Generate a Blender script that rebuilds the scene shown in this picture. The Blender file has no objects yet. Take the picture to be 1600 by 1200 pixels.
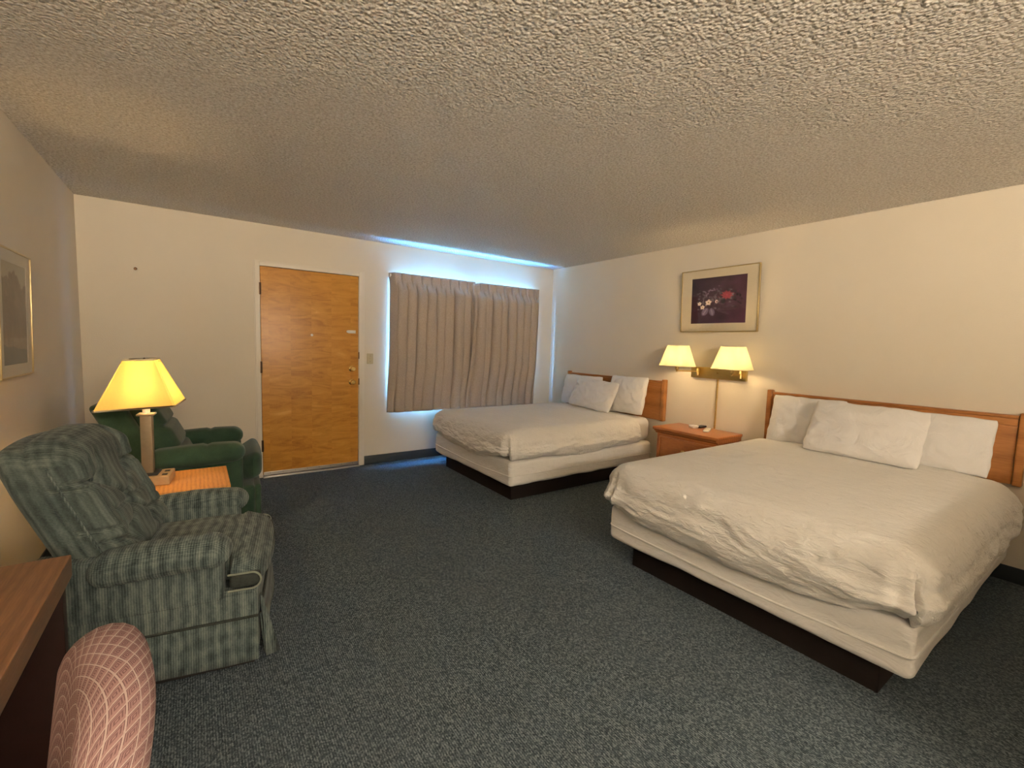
import bpy, bmesh, math, random
import numpy as np
from mathutils import Vector, Matrix, noise

sc = bpy.context.scene
random.seed(4)
COL = sc.collection

# ------------------------------------------------------------------ camera
F_PX = 703.24
YAW, PITCH, ROLL, CAM_H = -0.6135, -0.0857, 0.0311, 1.3642
def cam_axes():
    cy, sy, cp, sp = math.cos(YAW), math.sin(YAW), math.cos(PITCH), math.sin(PITCH)
    w = Vector((-sy*cp, cy*cp, sp)); r = Vector((cy, sy, 0)); u = r.cross(w)
    cr, sr = math.cos(ROLL), math.sin(ROLL)
    return cr*r + sr*u, -sr*r + cr*u, w
_r, _u, _w = cam_axes()
cam_data = bpy.data.cameras.new('camera')
cam_data.sensor_fit = 'HORIZONTAL'; cam_data.sensor_width = 36.0
cam_data.lens = F_PX/1600*36.0; cam_data.clip_start = 0.02
cam = bpy.data.objects.new('camera', cam_data); COL.objects.link(cam)
m = Matrix.Identity(4)
for i in range(3):
    m[i][0], m[i][1], m[i][2] = _r[i], _u[i], -_w[i]
m[2][3] = CAM_H
cam.matrix_world = m
sc.camera = cam

# ------------------------------------------------------------------ room size
D, R, L, H, B = 4.9093, 4.1017, -0.7455, 2.4255, -2.6   # far, right, left, ceiling, back
DX0, DX1, DTOP = 0.513, 1.427, 2.035                     # door leaf
WX0, WX1, WZ0, WZ1 = 1.85, 3.70, 0.72, 1.93              # window opening

# ------------------------------------------------------------------ world: overcast daylight beyond the window
world = bpy.data.worlds.new('daylight'); sc.world = world
world.use_nodes = True
wb = world.node_tree.nodes['Background']
wb.inputs[0].default_value = (0.11, 0.42, 1.0, 1); wb.inputs[1].default_value = 320.0
portal = bpy.data.lights.new('window_portal', 'AREA'); portal.shape = 'RECTANGLE'
portal.size = WX1-WX0; portal.size_y = WZ1-WZ0; portal.cycles.is_portal = True
po = bpy.data.objects.new('window_portal', portal); COL.objects.link(po)
po.location = ((WX0+WX1)/2, D+0.16, (WZ0+WZ1)/2); po.rotation_euler = (-math.pi/2, 0, 0)

# ------------------------------------------------------------------ exposure
sc.view_settings.view_transform = 'Standard'; sc.view_settings.look = 'None'
sc.view_settings.exposure = 0.60; sc.view_settings.gamma = 1.0
sc.view_settings.use_curve_mapping = False
sc.cycles.use_denoising = True; sc.cycles.denoising_prefilter = 'ACCURATE'
sc.cycles.use_adaptive_sampling = True; sc.cycles.adaptive_threshold = 0.02
sc.cycles.max_bounces = 10; sc.cycles.diffuse_bounces = 6; sc.cycles.glossy_bounces = 4
sc.cycles.transparent_max_bounces = 12
sc.cycles.sample_clamp_indirect = 8.0

TABLE_LAMP_W, SCONCE_W, FILL_STRENGTH, FILL_UPLIGHT_W = 70.0, 38.0, 140.0, 430.0
WARM = (1.0, 0.62, 0.26)
FILL = (1.0, 0.84, 0.64)

# ================================================================== materials
class NT:
    """small helper round a node tree"""
    def __init__(s, name):
        s.m = bpy.data.materials.new(name); s.m.use_nodes = True
        s.t = s.m.node_tree; s.n = s.t.nodes
        s.b = s.n['Principled BSDF']; s.out = s.n['Material Output']
    def link(s, a, b): s.t.links.new(a, b)
    def new(s, kind, **kw):
        n = s.n.new(kind)
        for k, v in kw.items(): setattr(n, k, v)
        return n
    def val(s, sock, v):
        if hasattr(v, 'is_output') or hasattr(v, 'links'): s.link(v, sock)
        else: sock.default_value = v
    def math(s, op, a, b=None, c=None):
        n = s.new('ShaderNodeMath', operation=op); s.val(n.inputs[0], a)
        if b is not None: s.val(n.inputs[1], b)
        if c is not None: s.val(n.inputs[2], c)
        return n.outputs[0]
    def coord(s, which='Object', scale=(1, 1, 1), rot=(0, 0, 0)):
        tc = s.new('ShaderNodeTexCoord'); mp = s.new('ShaderNodeMapping')
        mp.inputs['Scale'].default_value = scale; mp.inputs['Rotation'].default_value = rot
        s.link(tc.outputs[which], mp.inputs['Vector']); return mp.outputs[0]
    def sep(s, v):
        n = s.new('ShaderNodeSeparateXYZ'); s.link(v, n.inputs[0]); return n.outputs
    def noise(s, vec, scale, detail=4, rough=0.5, dist=0.0):
        n = s.new('ShaderNodeTexNoise'); s.link(vec, n.inputs['Vector'])
        n.inputs['Scale'].default_value = scale; n.inputs['Detail'].default_value = detail
        n.inputs['Roughness'].default_value = rough; n.inputs['Distortion'].default_value = dist
        return n.outputs['Fac']
    def wave(s, vec, scale, dist=0, axis='X', detail=2, dscale=1, prof='SIN'):
        n = s.new('ShaderNodeTexWave', bands_direction=axis, wave_profile=prof); s.link(vec, n.inputs['Vector'])
        n.inputs['Scale'].default_value = scale; n.inputs['Distortion'].default_value = dist
        n.inputs['Detail'].default_value = detail; n.inputs['Detail Scale'].default_value = dscale
        return n.outputs['Fac']
    def ramp(s, fac, stops):
        n = s.new('ShaderNodeValToRGB'); s.link(fac, n.inputs[0]); e = n.color_ramp.elements
        while len(e) < len(stops): e.new(0.5)
        for el, (p, c) in zip(e, stops): el.position = p; el.color = (*c, 1) if len(c) == 3 else c
        return n.outputs[0]
    def mix(s, fac, a, b, blend='MIX'):
        n = s.new('ShaderNodeMix', data_type='RGBA', blend_type=blend)
        s.val(n.inputs[0], fac)
        for i, v in ((6, a), (7, b)):
            if isinstance(v, tuple): n.inputs[i].default_value = (*v, 1) if len(v) == 3 else v
            else: s.link(v, n.inputs[i])
        return n.outputs[2]
    def bump(s, h, strength=0.3, dist=0.01):
        n = s.new('ShaderNodeBump'); n.inputs['Strength'].default_value = strength
        n.inputs['Distance'].default_value = dist; s.link(h, n.inputs['Height'])
        s.link(n.outputs[0], s.b.inputs['Normal']); return n
    def col(s, c): s.val(s.b.inputs['Base Color'], (*c, 1) if isinstance(c, tuple) and len(c) == 3 else c)
    def set(s, rough=None, metal=None, spec=None, **kw):
        if rough is not None: s.val(s.b.inputs['Roughness'], rough)
        if metal is not None: s.b.inputs['Metallic'].default_value = metal
        if spec is not None: s.b.inputs['Specular IOR Level'].default_value = spec
        for k, v in kw.items(): s.b.inputs[k.replace('_', ' ')].default_value = v
        return s.m
M = {}

def plain(key, c, rough=0.6, metal=0.0, spec=0.5, nscale=None, namt=0.12, bump=None):
    t = NT(key); v = t.coord()
    if nscale:
        f = t.noise(v, nscale, 5, 0.6)
        t.col(t.ramp(f, [(0.3, tuple(x*(1-namt) for x in c)), (0.7, tuple(min(1, x*(1+namt)) for x in c))]))
        if bump: t.bump(f, bump, 0.004)
    else: t.col(c)
    M[key] = t.set(rough, metal, spec); return M[key]

# --- painted wall: faint orange-peel
t = NT('wall_paint'); v = t.coord()
t.col(t.ramp(t.noise(v, 1.3, 4, 0.6), [(0.3, (0.715, 0.645, 0.53)), (0.7, (0.745, 0.675, 0.56))]))
t.bump(t.noise(v, 130, 3, 0.55), 0.22, 0.004); M['wall'] = t.set(0.62, spec=0.3)
# --- sprayed popcorn ceiling
t = NT('popcorn_ceiling'); v = t.coord()
vo = t.new('ShaderNodeTexVoronoi', feature='SMOOTH_F1'); t.link(v, vo.inputs['Vector'])
vo.inputs['Scale'].default_value = 72; vo.inputs['Smoothness'].default_value = 0.5; vo.inputs['Randomness'].default_value = 1
hgt = t.math('ADD', t.math('MULTIPLY', t.math('SUBTRACT', 1.0, vo.outputs['Distance']), 0.8), t.math('MULTIPLY', t.noise(v, 60, 4, 0.65), 0.9))
t.col(t.ramp(t.noise(v, 75, 4, 0.7), [(0.36, (0.63, 0.58, 0.51)), (0.50, (0.86, 0.81, 0.735)), (0.64, (1.0, 0.97, 0.92))]))
t.bump(hgt, 1.0, 0.028); M['ceiling'] = t.set(0.5, spec=0.45)
# --- loop carpet, ribbed along the room
t = NT('carpet'); v = t.coord()
rib = t.wave(v, 38, 3.0, 'X', 2, 6.0)
vo = t.new('ShaderNodeTexVoronoi'); t.link(t.coord(scale=(1.0, 0.62, 1.0)), vo.inputs['Vector']); vo.inputs['Scale'].default_value = 230
cell = t.sep(vo.outputs['Color'])[0]
big = t.noise(v, 1.1, 4, 0.6)
f = t.math('ADD', t.math('MULTIPLY', rib, 0.22), t.math('ADD', t.math('MULTIPLY', cell, 0.45), t.math('MULTIPLY', t.noise(v, 380, 2, 0.7), 0.35)))
c1 = t.ramp(f, [(0.22, (0.020, 0.032, 0.044)), (0.52, (0.070, 0.094, 0.114)), (0.82, (0.22, 0.262, 0.295))])
t.col(t.mix(t.math('MULTIPLY', t.math('SUBTRACT', big, 0.35), 0.30), c1, (0.12, 0.13, 0.12), 'MIX'))
t.bump(f, 0.75, 0.008); M['carpet'] = t.set(0.95, spec=0.12)

def wood(key, cs, scale=(1, 1, 1), rings=9, dist=6, rough=0.35, fine=(4, 60, 60), axis='X', spec=0.5, wamt=0.25):
    t = NT(key); v = t.coord(scale=scale)
    a = t.wave(v, rings, dist, axis, 3, 1.2); g = t.noise(t.coord(scale=fine), 6, 5, 0.6)
    f = t.math('ADD', t.math('MULTIPLY', a, wamt), t.math('MULTIPLY', g, 1.05-wamt))
    t.col(t.ramp(f, [(0.22, cs[0]), (0.5, cs[1]), (0.8, cs[2])]))
    t.bump(g, 0.12, 0.002); M[key] = t.set(rough, spec=spec); return M[key]
wood('oak_top', [(0.42, 0.150, 0.028), (0.62, 0.26, 0.055), (0.72, 0.34, 0.085)], (1.0, 0.16, 1), 16, 3.2, 0.32, (30, 3, 10), 'X')
wood('nightstand_wood', [(0.26, 0.080, 0.022), (0.42, 0.145, 0.04), (0.52, 0.20, 0.06)], (1, .25, 1), 9, 4, 0.28, (40, 4, 40), 'X')
wood('headboard_oak', [(0.24, 0.085, 0.022), (0.38, 0.155, 0.042), (0.48, 0.21, 0.062)], (1, .10, 1), 2.2, 7, 0.36, (30, 2, 40), 'Z')
wood('desk_wood', [(0.115, 0.047, 0.020), (0.19, 0.085, 0.036), (0.27, 0.13, 0.058)], (1, .14, 1), 12, 5, 0.33, (40, 3, 30), 'X')
plain('desk_dark', (0.020, 0.007, 0.005), 0.5, nscale=20, spec=0.25)
plain('plinth_dark', (0.008, 0.005, 0.0045), 0.7, nscale=12, spec=0.2)

# --- birch door: rotary-cut veneer sheets with cross figure
t = NT('door_birch'); v = t.coord(); x, y, z = t.sep(v)
strip = t.math('FLOOR', t.math('MULTIPLY', x, 5.2))
off = t.new('ShaderNodeCombineXYZ'); t.link(t.math('MULTIPLY', x, 0.9), off.inputs[0]); t.link(strip, off.inputs[1])
t.link(t.math('ADD', z, t.math('MULTIPLY', strip, 0.013)), off.inputs[2])
mp = t.new('ShaderNodeMapping'); mp.inputs['Scale'].default_value = (2.0, 0.25, 9.0); t.link(off.outputs[0], mp.inputs[0])
fig = t.noise(mp.outputs[0], 1.5, 6, 0.62, 1.6)
gr = t.noise(t.coord(scale=(60, 60, 3)), 5, 3, 0.6)
stripv = t.new('ShaderNodeTexWhiteNoise', noise_dimensions='1D'); t.link(strip, stripv.inputs['W'])
f = t.math('ADD', t.math('ADD', t.math('MULTIPLY', fig, 0.85), t.math('MULTIPLY', gr, 0.12)), t.math('MULTIPLY', stripv.outputs['Value'], 0.05))
t.col(t.ramp(f, [(0.30, (0.36, 0.140, 0.020)), (0.50, (0.54, 0.245, 0.038)), (0.62, (0.60, 0.285, 0.048)), (0.78, (0.72, 0.38, 0.095))]))
M['door'] = t.set(0.36, spec=0.45)

plain('trim_paint', (0.76, 0.70, 0.60), 0.42)
plain('cove_base', (0.016, 0.024, 0.030), 0.5)
plain('black', (0.012, 0.011, 0.011), 0.5)
plain('bronze', (0.10, 0.055, 0.03), 0.35, 0.9)
plain('brass', (0.78, 0.56, 0.22), 0.24, 1.0)
plain('brass_brushed', (0.60, 0.46, 0.19), 0.30, 1.0, nscale=6)
plain('gilt', (0.58, 0.46, 0.24), 0.3, 0.9)
plain('steel', (0.62, 0.60, 0.55), 0.3, 0.9)
plain('ivory_plastic', (0.50, 0.43, 0.27), 0.4)
plain('white_plastic', (0.80, 0.77, 0.72), 0.4)
plain('aluminium', (0.55, 0.55, 0.55), 0.35, 0.8)
plain('mat_board', (0.66, 0.58, 0.43), 0.8, nscale=40, namt=0.03)
plain('mat_board_grey', (0.50, 0.46, 0.37), 0.8, nscale=40, namt=0.03)
plain('lamp_column', (0.31, 0.245, 0.165), 0.32, 0.35, nscale=60, namt=0.06)
plain('lamp_block', (0.52, 0.34, 0.17), 0.45, nscale=30, namt=0.1)

# --- white bed linen
def linen(key, c, scale, strength, aniso=(1, 1, 1), dist=0.006, extra=None):
    t = NT(key); v = t.coord(scale=aniso)
    n1 = t.noise(v, scale, 5, 0.6, 1.2); n2 = t.noise(t.coord(), 3.0, 3)
    t.col(t.ramp(n2, [(0.3, tuple(k*0.96 for k in c)), (0.7, c)]))
    t.bump(n1, strength, dist)
    M[key] = t.set(0.85, spec=0.2, Sheen_Weight=0.15); return M[key]
linen('coverlet', (0.86, 0.835, 0.79), 26, 0.9, (1.3, 0.55, 1.4), 0.016)
linen('pillowcase', (0.84, 0.825, 0.81), 6, 0.6, (1, 1, 1), 0.03)
linen('box_cover', (0.83, 0.81, 0.78), 8, 0.5, (1, 1, 2.5), 0.014)
linen('sheet', (0.83, 0.80, 0.76), 8, 0.2)

# --- curtain cloth
t = NT('curtain_cloth'); v = t.coord()
wv = t.noise(t.coord(scale=(1, 1, 0.3)), 260, 3, 0.7)
t.col(t.ramp(wv, [(0.3, (0.36, 0.30, 0.25)), (0.7, (0.52, 0.445, 0.385))]))
t.bump(wv, 0.15, 0.002); M['curtain'] = t.set(0.85, spec=0.15)

# --- sage striped chenille and bottle green velour
t = NT('sage_chenille'); v = t.coord(); x, y, z = t.sep(v)
s1 = t.wave(v, 7.0, 3.5, 'X', 3, 2.2); s2 = t.wave(v, 38, 1.0, 'X', 2, 2); s3 = t.wave(v, 55, 1.5, 'Z', 2, 2)
s4 = t.wave(v, 48, 1.5, 'Y', 2, 2)
n1 = t.noise(t.coord(scale=(1, 1, .35)), 30, 5, 0.7); n2 = t.noise(v, 160, 3, 0.7)
f = t.math('ADD', t.math('ADD', t.math('MULTIPLY', s1, 0.16), t.math('MULTIPLY', s2, 0.14)),
           t.math('ADD', t.math('MULTIPLY', t.math('ADD', s3, s4), 0.08), t.math('ADD', t.math('MULTIPLY', n1, 0.50), t.math('MULTIPLY', n2, 0.22))))
t.col(t.ramp(f, [(0.34, (0.010, 0.016, 0.018)), (0.52, (0.050, 0.070, 0.071)), (0.66, (0.104, 0.132, 0.128)), (0.90, (0.22, 0.25, 0.23))]))
t.bump(t.math('ADD', t.math('MULTIPLY', s2, 0.5), n2), 0.35, 0.004); M['sage'] = t.set(0.9, spec=0.12, Sheen_Weight=0.08)
t = NT('sage_back'); v = t.coord(); x, y, z = t.sep(v)      # the same cloth with its stripes running up the leaning back
cv = t.new('ShaderNodeCombineXYZ'); t.link(t.math('ADD', x, t.math('MULTIPLY', z, 0.43)), cv.inputs[0]); t.link(y, cv.inputs[1]); t.link(t.math('MULTIPLY', z, 0.3), cv.inputs[2])
c_ = cv.outputs[0]
n1 = t.noise(c_, 24, 5, 0.7); n2 = t.noise(v, 150, 3, 0.7); s1 = t.wave(c_, 8, 3.0, 'Y', 3, 2.0); s2 = t.wave(c_, 34, 1.5, 'Y', 2, 2.0); s3 = t.wave(c_, 9, 3.0, 'X', 3, 2.0); s4 = t.wave(v, 52, 1.5, 'Z', 2, 2)
f = t.math('ADD', t.math('ADD', t.math('MULTIPLY', t.math('ADD', s1, s3), 0.10), t.math('MULTIPLY', t.math('ADD', s2, s4), 0.07)), t.math('ADD', t.math('MULTIPLY', n1, 0.45), t.math('MULTIPLY', n2, 0.24)))
t.col(t.ramp(f, [(0.32, (0.014, 0.021, 0.022)), (0.50, (0.060, 0.079, 0.076)), (0.64, (0.112, 0.137, 0.127)), (0.90, (0.22, 0.245, 0.22))]))
t.bump(n2, 0.3, 0.003); M['sage_back'] = t.set(0.9, spec=0.12, Sheen_Weight=0.08)
t = NT('green_velour'); v = t.coord(); n1 = t.noise(v, 7, 5, 0.65); n2 = t.noise(v, 220, 2)
t.col(t.ramp(t.math('ADD', t.math('MULTIPLY', n1, .75), t.math('MULTIPLY', n2, .25)), [(0.3, (0.010, 0.028, 0.018)), (0.7, (0.032, 0.068, 0.044))]))
t.bump(n2, 0.15, 0.002); M['velour'] = t.set(0.85, spec=0.15, Sheen_Weight=0.15)
plain('sage_piping', (0.20, 0.22, 0.18), 0.9, nscale=90)
plain('sage_dark', (0.022, 0.028, 0.024), 0.9, nscale=60, namt=0.4)

# --- mauve lattice upholstery (UV in metres)
t = NT('mauve_lattice'); uvn = t.new('ShaderNodeUVMap'); uvn.uv_map = 'UVMap'; x, y, z = t.sep(uvn.outputs[0])
P = 0.0180
p = t.math('DIVIDE', t.math('ADD', t.math('MULTIPLY', x, 0.62), y), P); q = t.math('DIVIDE', t.math('SUBTRACT', t.math('MULTIPLY', x, 0.62), y), P)
fp = t.math('ABSOLUTE', t.math('SUBTRACT', t.math('FRACT', p), 0.5)); fq = t.math('ABSOLUTE', t.math('SUBTRACT', t.math('FRACT', q), 0.5))
mx = t.math('MAXIMUM', fp, fq)
line = t.math('GREATER_THAN', mx, 0.44)
rings = t.math('GREATER_THAN', t.math('FRACT', t.math('MULTIPLY', mx, 6.6)), 0.5)
half = t.math('GREATER_THAN', t.math('FRACT', p), 0.32)
key = t.math('MULTIPLY', rings, half)
wv = t.noise(t.coord(), 700, 2)
base = t.mix(key, (0.27, 0.165, 0.162), (0.115, 0.058, 0.064))
base = t.mix(line, base, (0.42, 0.34, 0.315))
t.col(t.mix(t.math('MULTIPLY', wv, 0.30), base, (0.19, 0.12, 0.12)))
t.bump(t.math('ADD', t.math('MULTIPLY', line, 0.5), wv), 0.3, 0.002); M['mauve'] = t.set(0.88, spec=0.15)

# --- lamp shades: cloth that lets the bulb through
def shade_mat(key, c, tr, mixf=0.6, pleats=None):
    t = NT(key); v = t.coord()
    dif = t.new('ShaderNodeBsdfDiffuse'); tl = t.new('ShaderNodeBsdfTranslucent'); mx = t.new('ShaderNodeMixShader')
    n = t.noise(v, 160, 2)
    dif.inputs[0].default_value = (*c, 1)
    t.link(t.ramp(n, [(0.2, tuple(k*0.9 for k in tr)), (0.8, tr)]), tl.inputs[0])
    mx.inputs[0].default_value = mixf
    t.link(dif.outputs[0], mx.inputs[1]); t.link(tl.outputs[0], mx.inputs[2]); t.link(mx.outputs[0], t.out.inputs[0])
    t.n.remove(t.b); M[key] = t.m; return t.m
shade_mat('table_shade', (0.70, 0.55, 0.25), (0.88, 0.62, 0.19), 0.64)
shade_mat('sconce_shade', (0.72, 0.65, 0.46), (0.84, 0.75, 0.46), 0.62)
plain('shade_trim', (0.70, 0.62, 0.46), 0.7)

def emit(key, c, s):
    t = NT(key); e = t.new('ShaderNodeEmission'); e.inputs[0].default_value = (*c, 1); e.inputs[1].default_value = s
    t.link(e.outputs[0], t.out.inputs[0]); t.n.remove(t.b); M[key] = t.m; return t.m
emit('bulb_glow', (1.0, 0.78, 0.42), 12.0)
emit('fill_glow', FILL, FILL_STRENGTH)

def glass(key, ior=1.45, tint=(1, 1, 1), rough=0.02):
    t = NT(key); tr = t.new('ShaderNodeBsdfTransparent'); gl = t.new('ShaderNodeBsdfGlossy'); mx = t.new('ShaderNodeMixShader')
    fr = t.new('ShaderNodeLayerWeight'); fr.inputs[0].default_value = 0.5
    tr.inputs[0].default_value = (*tint, 1); gl.inputs['Roughness'].default_value = rough
    t.link(t.math('MULTIPLY_ADD', t.math('POWER', fr.outputs['Facing'], 5.0), 0.6, 0.03), mx.inputs[0]); t.link(tr.outputs[0], mx.inputs[1]); t.link(gl.outputs[0], mx.inputs[2])
    t.link(mx.outputs[0], t.out.inputs[0]); t.n.remove(t.b); M[key] = t.m; return t.m
glass('picture_glass'); glass('window_glass', tint=(0.95, 0.98, 1.0))

t = NT('print_ink'); a = t.new('ShaderNodeVertexColor'); a.layer_name = 'ink'; t.link(a.outputs[0], t.b.inputs['Base Color']); M['print'] = t.set(0.7, spec=0.2)

# ================================================================== mesh helpers
class MB:
    def __init__(s): s.v = []; s.f = []
    def add(s, v, f):
        o = len(s.v); s.v += [tuple(p) for p in v]; s.f += [tuple(i+o for i in q) for q in f]; return s
    def box(s, x0, x1, y0, y1, z0, z1, bev=0.0):
        if bev <= 0:
            v = [(x, y, z) for z in (z0, z1) for y in (y0, y1) for x in (x0, x1)]
            return s.add(v, [(0, 2, 3, 1), (4, 5, 7, 6), (0, 1, 5, 4), (2, 6, 7, 3), (0, 4, 6, 2), (1, 3, 7, 5)])
        v, f = rbox(((x1-x0)/2, (y1-y0)/2, (z1-z0)/2), bev, 2, 1)
        c = ((x0+x1)/2, (y0+y1)/2, (z0+z1)/2)
        return s.add([(a+c[0], b+c[1], d+c[2]) for a, b, d in v], f)
    def tube(s, path, r, n=10, cap=True):
        path = [Vector(p) for p in path]; k = len(path); rr = r if isinstance(r, (list, tuple)) else [r]*k
        vs = []; fs = []; up = None
        for i, p in enumerate(path):
            d = (path[min(i+1, k-1)]-path[max(i-1, 0)]).normalized()
            if up is None: up = Vector((0, 0, 1)) if abs(d.z) < 0.9 else Vector((1, 0, 0))
            a = d.cross(up).normalized(); b = a.cross(d).normalized(); up = b
            for j in range(n):
                an = 2*math.pi*j/n; vs.append(p + a*math.cos(an)*rr[i] + b*math.sin(an)*rr[i])
        for i in range(k-1):
            for j in range(n):
                fs.append((i*n+j, i*n+(j+1) % n, (i+1)*n+(j+1) % n, (i+1)*n+j))
        if cap: fs.append(tuple(range(n-1, -1, -1))); fs.append(tuple((k-1)*n+j for j in range(n)))
        return s.add(vs, fs)
    def lathe(s, prof, c=(0, 0, 0), n=20, axis='Z'):
        vs = []; fs = []
        for (r, h) in prof:
            for j in range(n):
                a = 2*math.pi*j/n; p = (r*math.cos(a), r*math.sin(a), h)
                if axis == 'Y': p = (p[0], -p[2], p[1])
                if axis == 'X': p = (-p[2], p[0], p[1])
                vs.append((p[0]+c[0], p[1]+c[1], p[2]+c[2]))
        k = len(prof)
        for i in range(k-1):
            for j in range(n): fs.append((i*n+j, i*n+(j+1) % n, (i+1)*n+(j+1) % n, (i+1)*n+j))
        fs.append(tuple(range(n-1, -1, -1))); fs.append(tuple((k-1)*n+j for j in range(n)))
        return s.add(vs, fs)
    def prism(s, poly, y0, y1):   # poly in (x,z)
        n = len(poly); v = [(x, y0, z) for x, z in poly]+[(x, y1, z) for x, z in poly]
        f = [tuple(range(n)), tuple(range(2*n-1, n-1, -1))]+[(i, i+n, (i+1) % n+n, (i+1) % n) for i in range(n)]
        return s.add(v, f)
    def grid(s, nu, nv, fn):
        v = [fn(i/(nu-1), j/(nv-1)) for i in range(nu) for j in range(nv)]
        f = [(i*nv+j, (i+1)*nv+j, (i+1)*nv+j+1, i*nv+j+1) for i in range(nu-1) for j in range(nv-1)]
        return s.add(v, f)
    def move(s, fn): s.v = [tuple(fn(*p)) for p in s.v]; return s
    def build(s, name, mat, parent=None, smooth=True, angle=40):
        me = bpy.data.meshes.new(name); me.from_pydata([tuple(p) for p in s.v], [], s.f); me.validate()
        bm = bmesh.new(); bm.from_mesh(me); bmesh.ops.recalc_face_normals(bm, faces=bm.faces)
        bmesh.ops.remove_doubles(bm, verts=bm.verts, dist=1e-6)
        if smooth:
            for f in bm.faces: f.smooth = True
            lim = math.radians(angle)
            for e in bm.edges:
                if len(e.link_faces) == 2 and e.calc_face_angle(0) > lim: e.smooth = False
        bm.to_mesh(me); bm.free()
        me.materials.append(M[mat] if isinstance(mat, str) else mat)
        o = bpy.data.objects.new(name, me); COL.objects.link(o); o.parent = parent; return o

def rbox(h, r, arc=3, inner=4, crown=(0, 0, 0)):
    """rounded box surface; crown pushes the face centres out"""
    r = min(r, *[k*0.999 for k in h])
    def ax(k):
        a = [-(k-r)-r*math.tan(math.pi/4*(1-i/arc)) for i in range(arc)]
        b = [-(k-r)+2*(k-r)*i/inner for i in range(inner+1)]
        return a+b+[-q for q in reversed(a)]
    A = [ax(k) for k in h]; vid = {}; vs = []; fs = []
    def vert(p):
        key = tuple(round(q, 7) for q in p)
        if key in vid: return vid[key]
        q = [max(-(k-r), min(k-r, c)) for c, k in zip(p, h)]
        d = Vector([a-b for a, b in zip(p, q)]); d = d.normalized()*r
        w = [q[i]+d[i] for i in range(3)]; n = [w[i]/h[i] for i in range(3)]
        for i in range(3):
            j, k2 = (i+1) % 3, (i+2) % 3
            w[i] += crown[i]*n[i]*(1-min(1, n[j]**2))*(1-min(1, n[k2]**2))
        vid[key] = len(vs); vs.append(tuple(w)); return vid[key]
    for i in range(3):
        j, k = (i+1) % 3, (i+2) % 3
        for sgn in (-1, 1):
            for a in range(len(A[j])-1):
                for b in range(len(A[k])-1):
                    quad = []
                    for (aa, bb) in ((a, b), (a+1, b), (a+1, b+1), (a, b+1)):
                        p = [0, 0, 0]; p[i] = sgn*h[i]; p[j] = A[j][aa]; p[k] = A[k][bb]; quad.append(vert(p))
                    fs.append(tuple(quad if sgn > 0 else reversed(quad)))
    return vs, fs

def cushion(c, h, r, arc=4, inner=8, crown=(0, 0, 0)):
    m = MB(); v, f = rbox(h, r, arc, inner, crown)
    return m.add([(a+c[0], b+c[1], d+c[2]) for a, b, d in v], f)

def empty(name, loc=(0, 0, 0), rz=0.0):
    o = bpy.data.objects.new(name, None); COL.objects.link(o); o.location = loc; o.rotation_euler = (0, 0, rz)
    o.empty_display_size = 0.1; return o
def tag(o, label, cat=None, group=None, kind=None):
    o['label'] = label
    if cat: o['category'] = cat
    if group: o['group'] = group
    if kind: o['kind'] = kind
    return o
def nz(x, y, z, s=1.0): return noise.noise(Vector((x*s, y*s, z*s)))
def sstep(a, b, x):
    t = max(0, min(1, (x-a)/(b-a))); return t*t*(3-2*t)

# ================================================================== the room
T = 0.12
tag(MB().box(L-T, R+T, B-T, D+T, -0.1, 0).build('floor', 'carpet', smooth=False), 'dark blue grey loop carpet covering the whole floor', 'carpet', kind='structure')
tag(MB().box(L-T, R+T, B-T, D+T, H, H+0.1).build('ceiling', 'ceiling', smooth=False), 'bumpy sprayed popcorn ceiling over the whole room', 'ceiling', kind='structure')
tag(MB().box(L-T, L, B, D, 0, H).build('wall_left', 'wall', smooth=False), 'cream wall behind the armchairs with a tall framed print', 'wall', kind='structure')
tag(MB().box(R, R+T, B, D, 0, H).build('wall_right', 'wall', smooth=False), 'cream wall behind the bed headboards and wall lamp', 'wall', kind='structure')
tag(MB().box(L-T, R+T, B-T, B, 0, H).build('wall_back', 'wall', smooth=False), 'cream wall behind the camera', 'wall', kind='structure')
w = MB()
w.box(L-T, DX0-0.03, D, D+T, 0, H).box(DX0-0.03, DX1+0.03, D, D+T, DTOP+0.03, H).box(DX1+0.03, WX0, D, D+T, 0, H)
w.box(DX0-0.03, DX1+0.03, D+0.05, D+T, 0, DTOP+0.03)
w.box(WX0, WX1, D, D+T, 0, WZ0).box(WX0, WX1, D, D+T, WZ1, H).box(WX1, R+T, D, D+T, 0, H)
tag(w.build('wall_far', 'wall', smooth=False), 'cream wall with the wooden door and the curtained window', 'wall', kind='structure')

tag(MB().box(1.7, R, -0.42, -0.30, 0, 1.02).build('shading_partition', 'wall', smooth=False), 'unseen cream half height partition added to shade the floor beside the near bed', 'wall', kind='structure')  # unseen, added to keep fill light off the floor beside the near bed
BH = 0.098
def base(name, lab, x0, x1, y0, y1):
    o = MB().box(x0, x1, y0, y1, 0, BH, 0.004).build(name, 'cove_base')
    tag(o, lab, 'baseboard', kind='structure')
base('baseboard_far_right', 'black rubber baseboard between the door and the far bed', 1.4815, R-0.008, D-0.008, D-0.0005)
base('baseboard_far_left', 'short black baseboard between the dark green armchair and the door', L+0.008, 0.4665, D-0.008, D-0.0005)
base('baseboard_right', 'black rubber baseboard on the wall behind the beds', R-0.008, R-0.0005, -0.29, D-0.009)
base('baseboard_left', 'black rubber baseboard on the wall behind the armchairs', L+0.0005, L+0.008, B+0.01, D-0.009)

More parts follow.
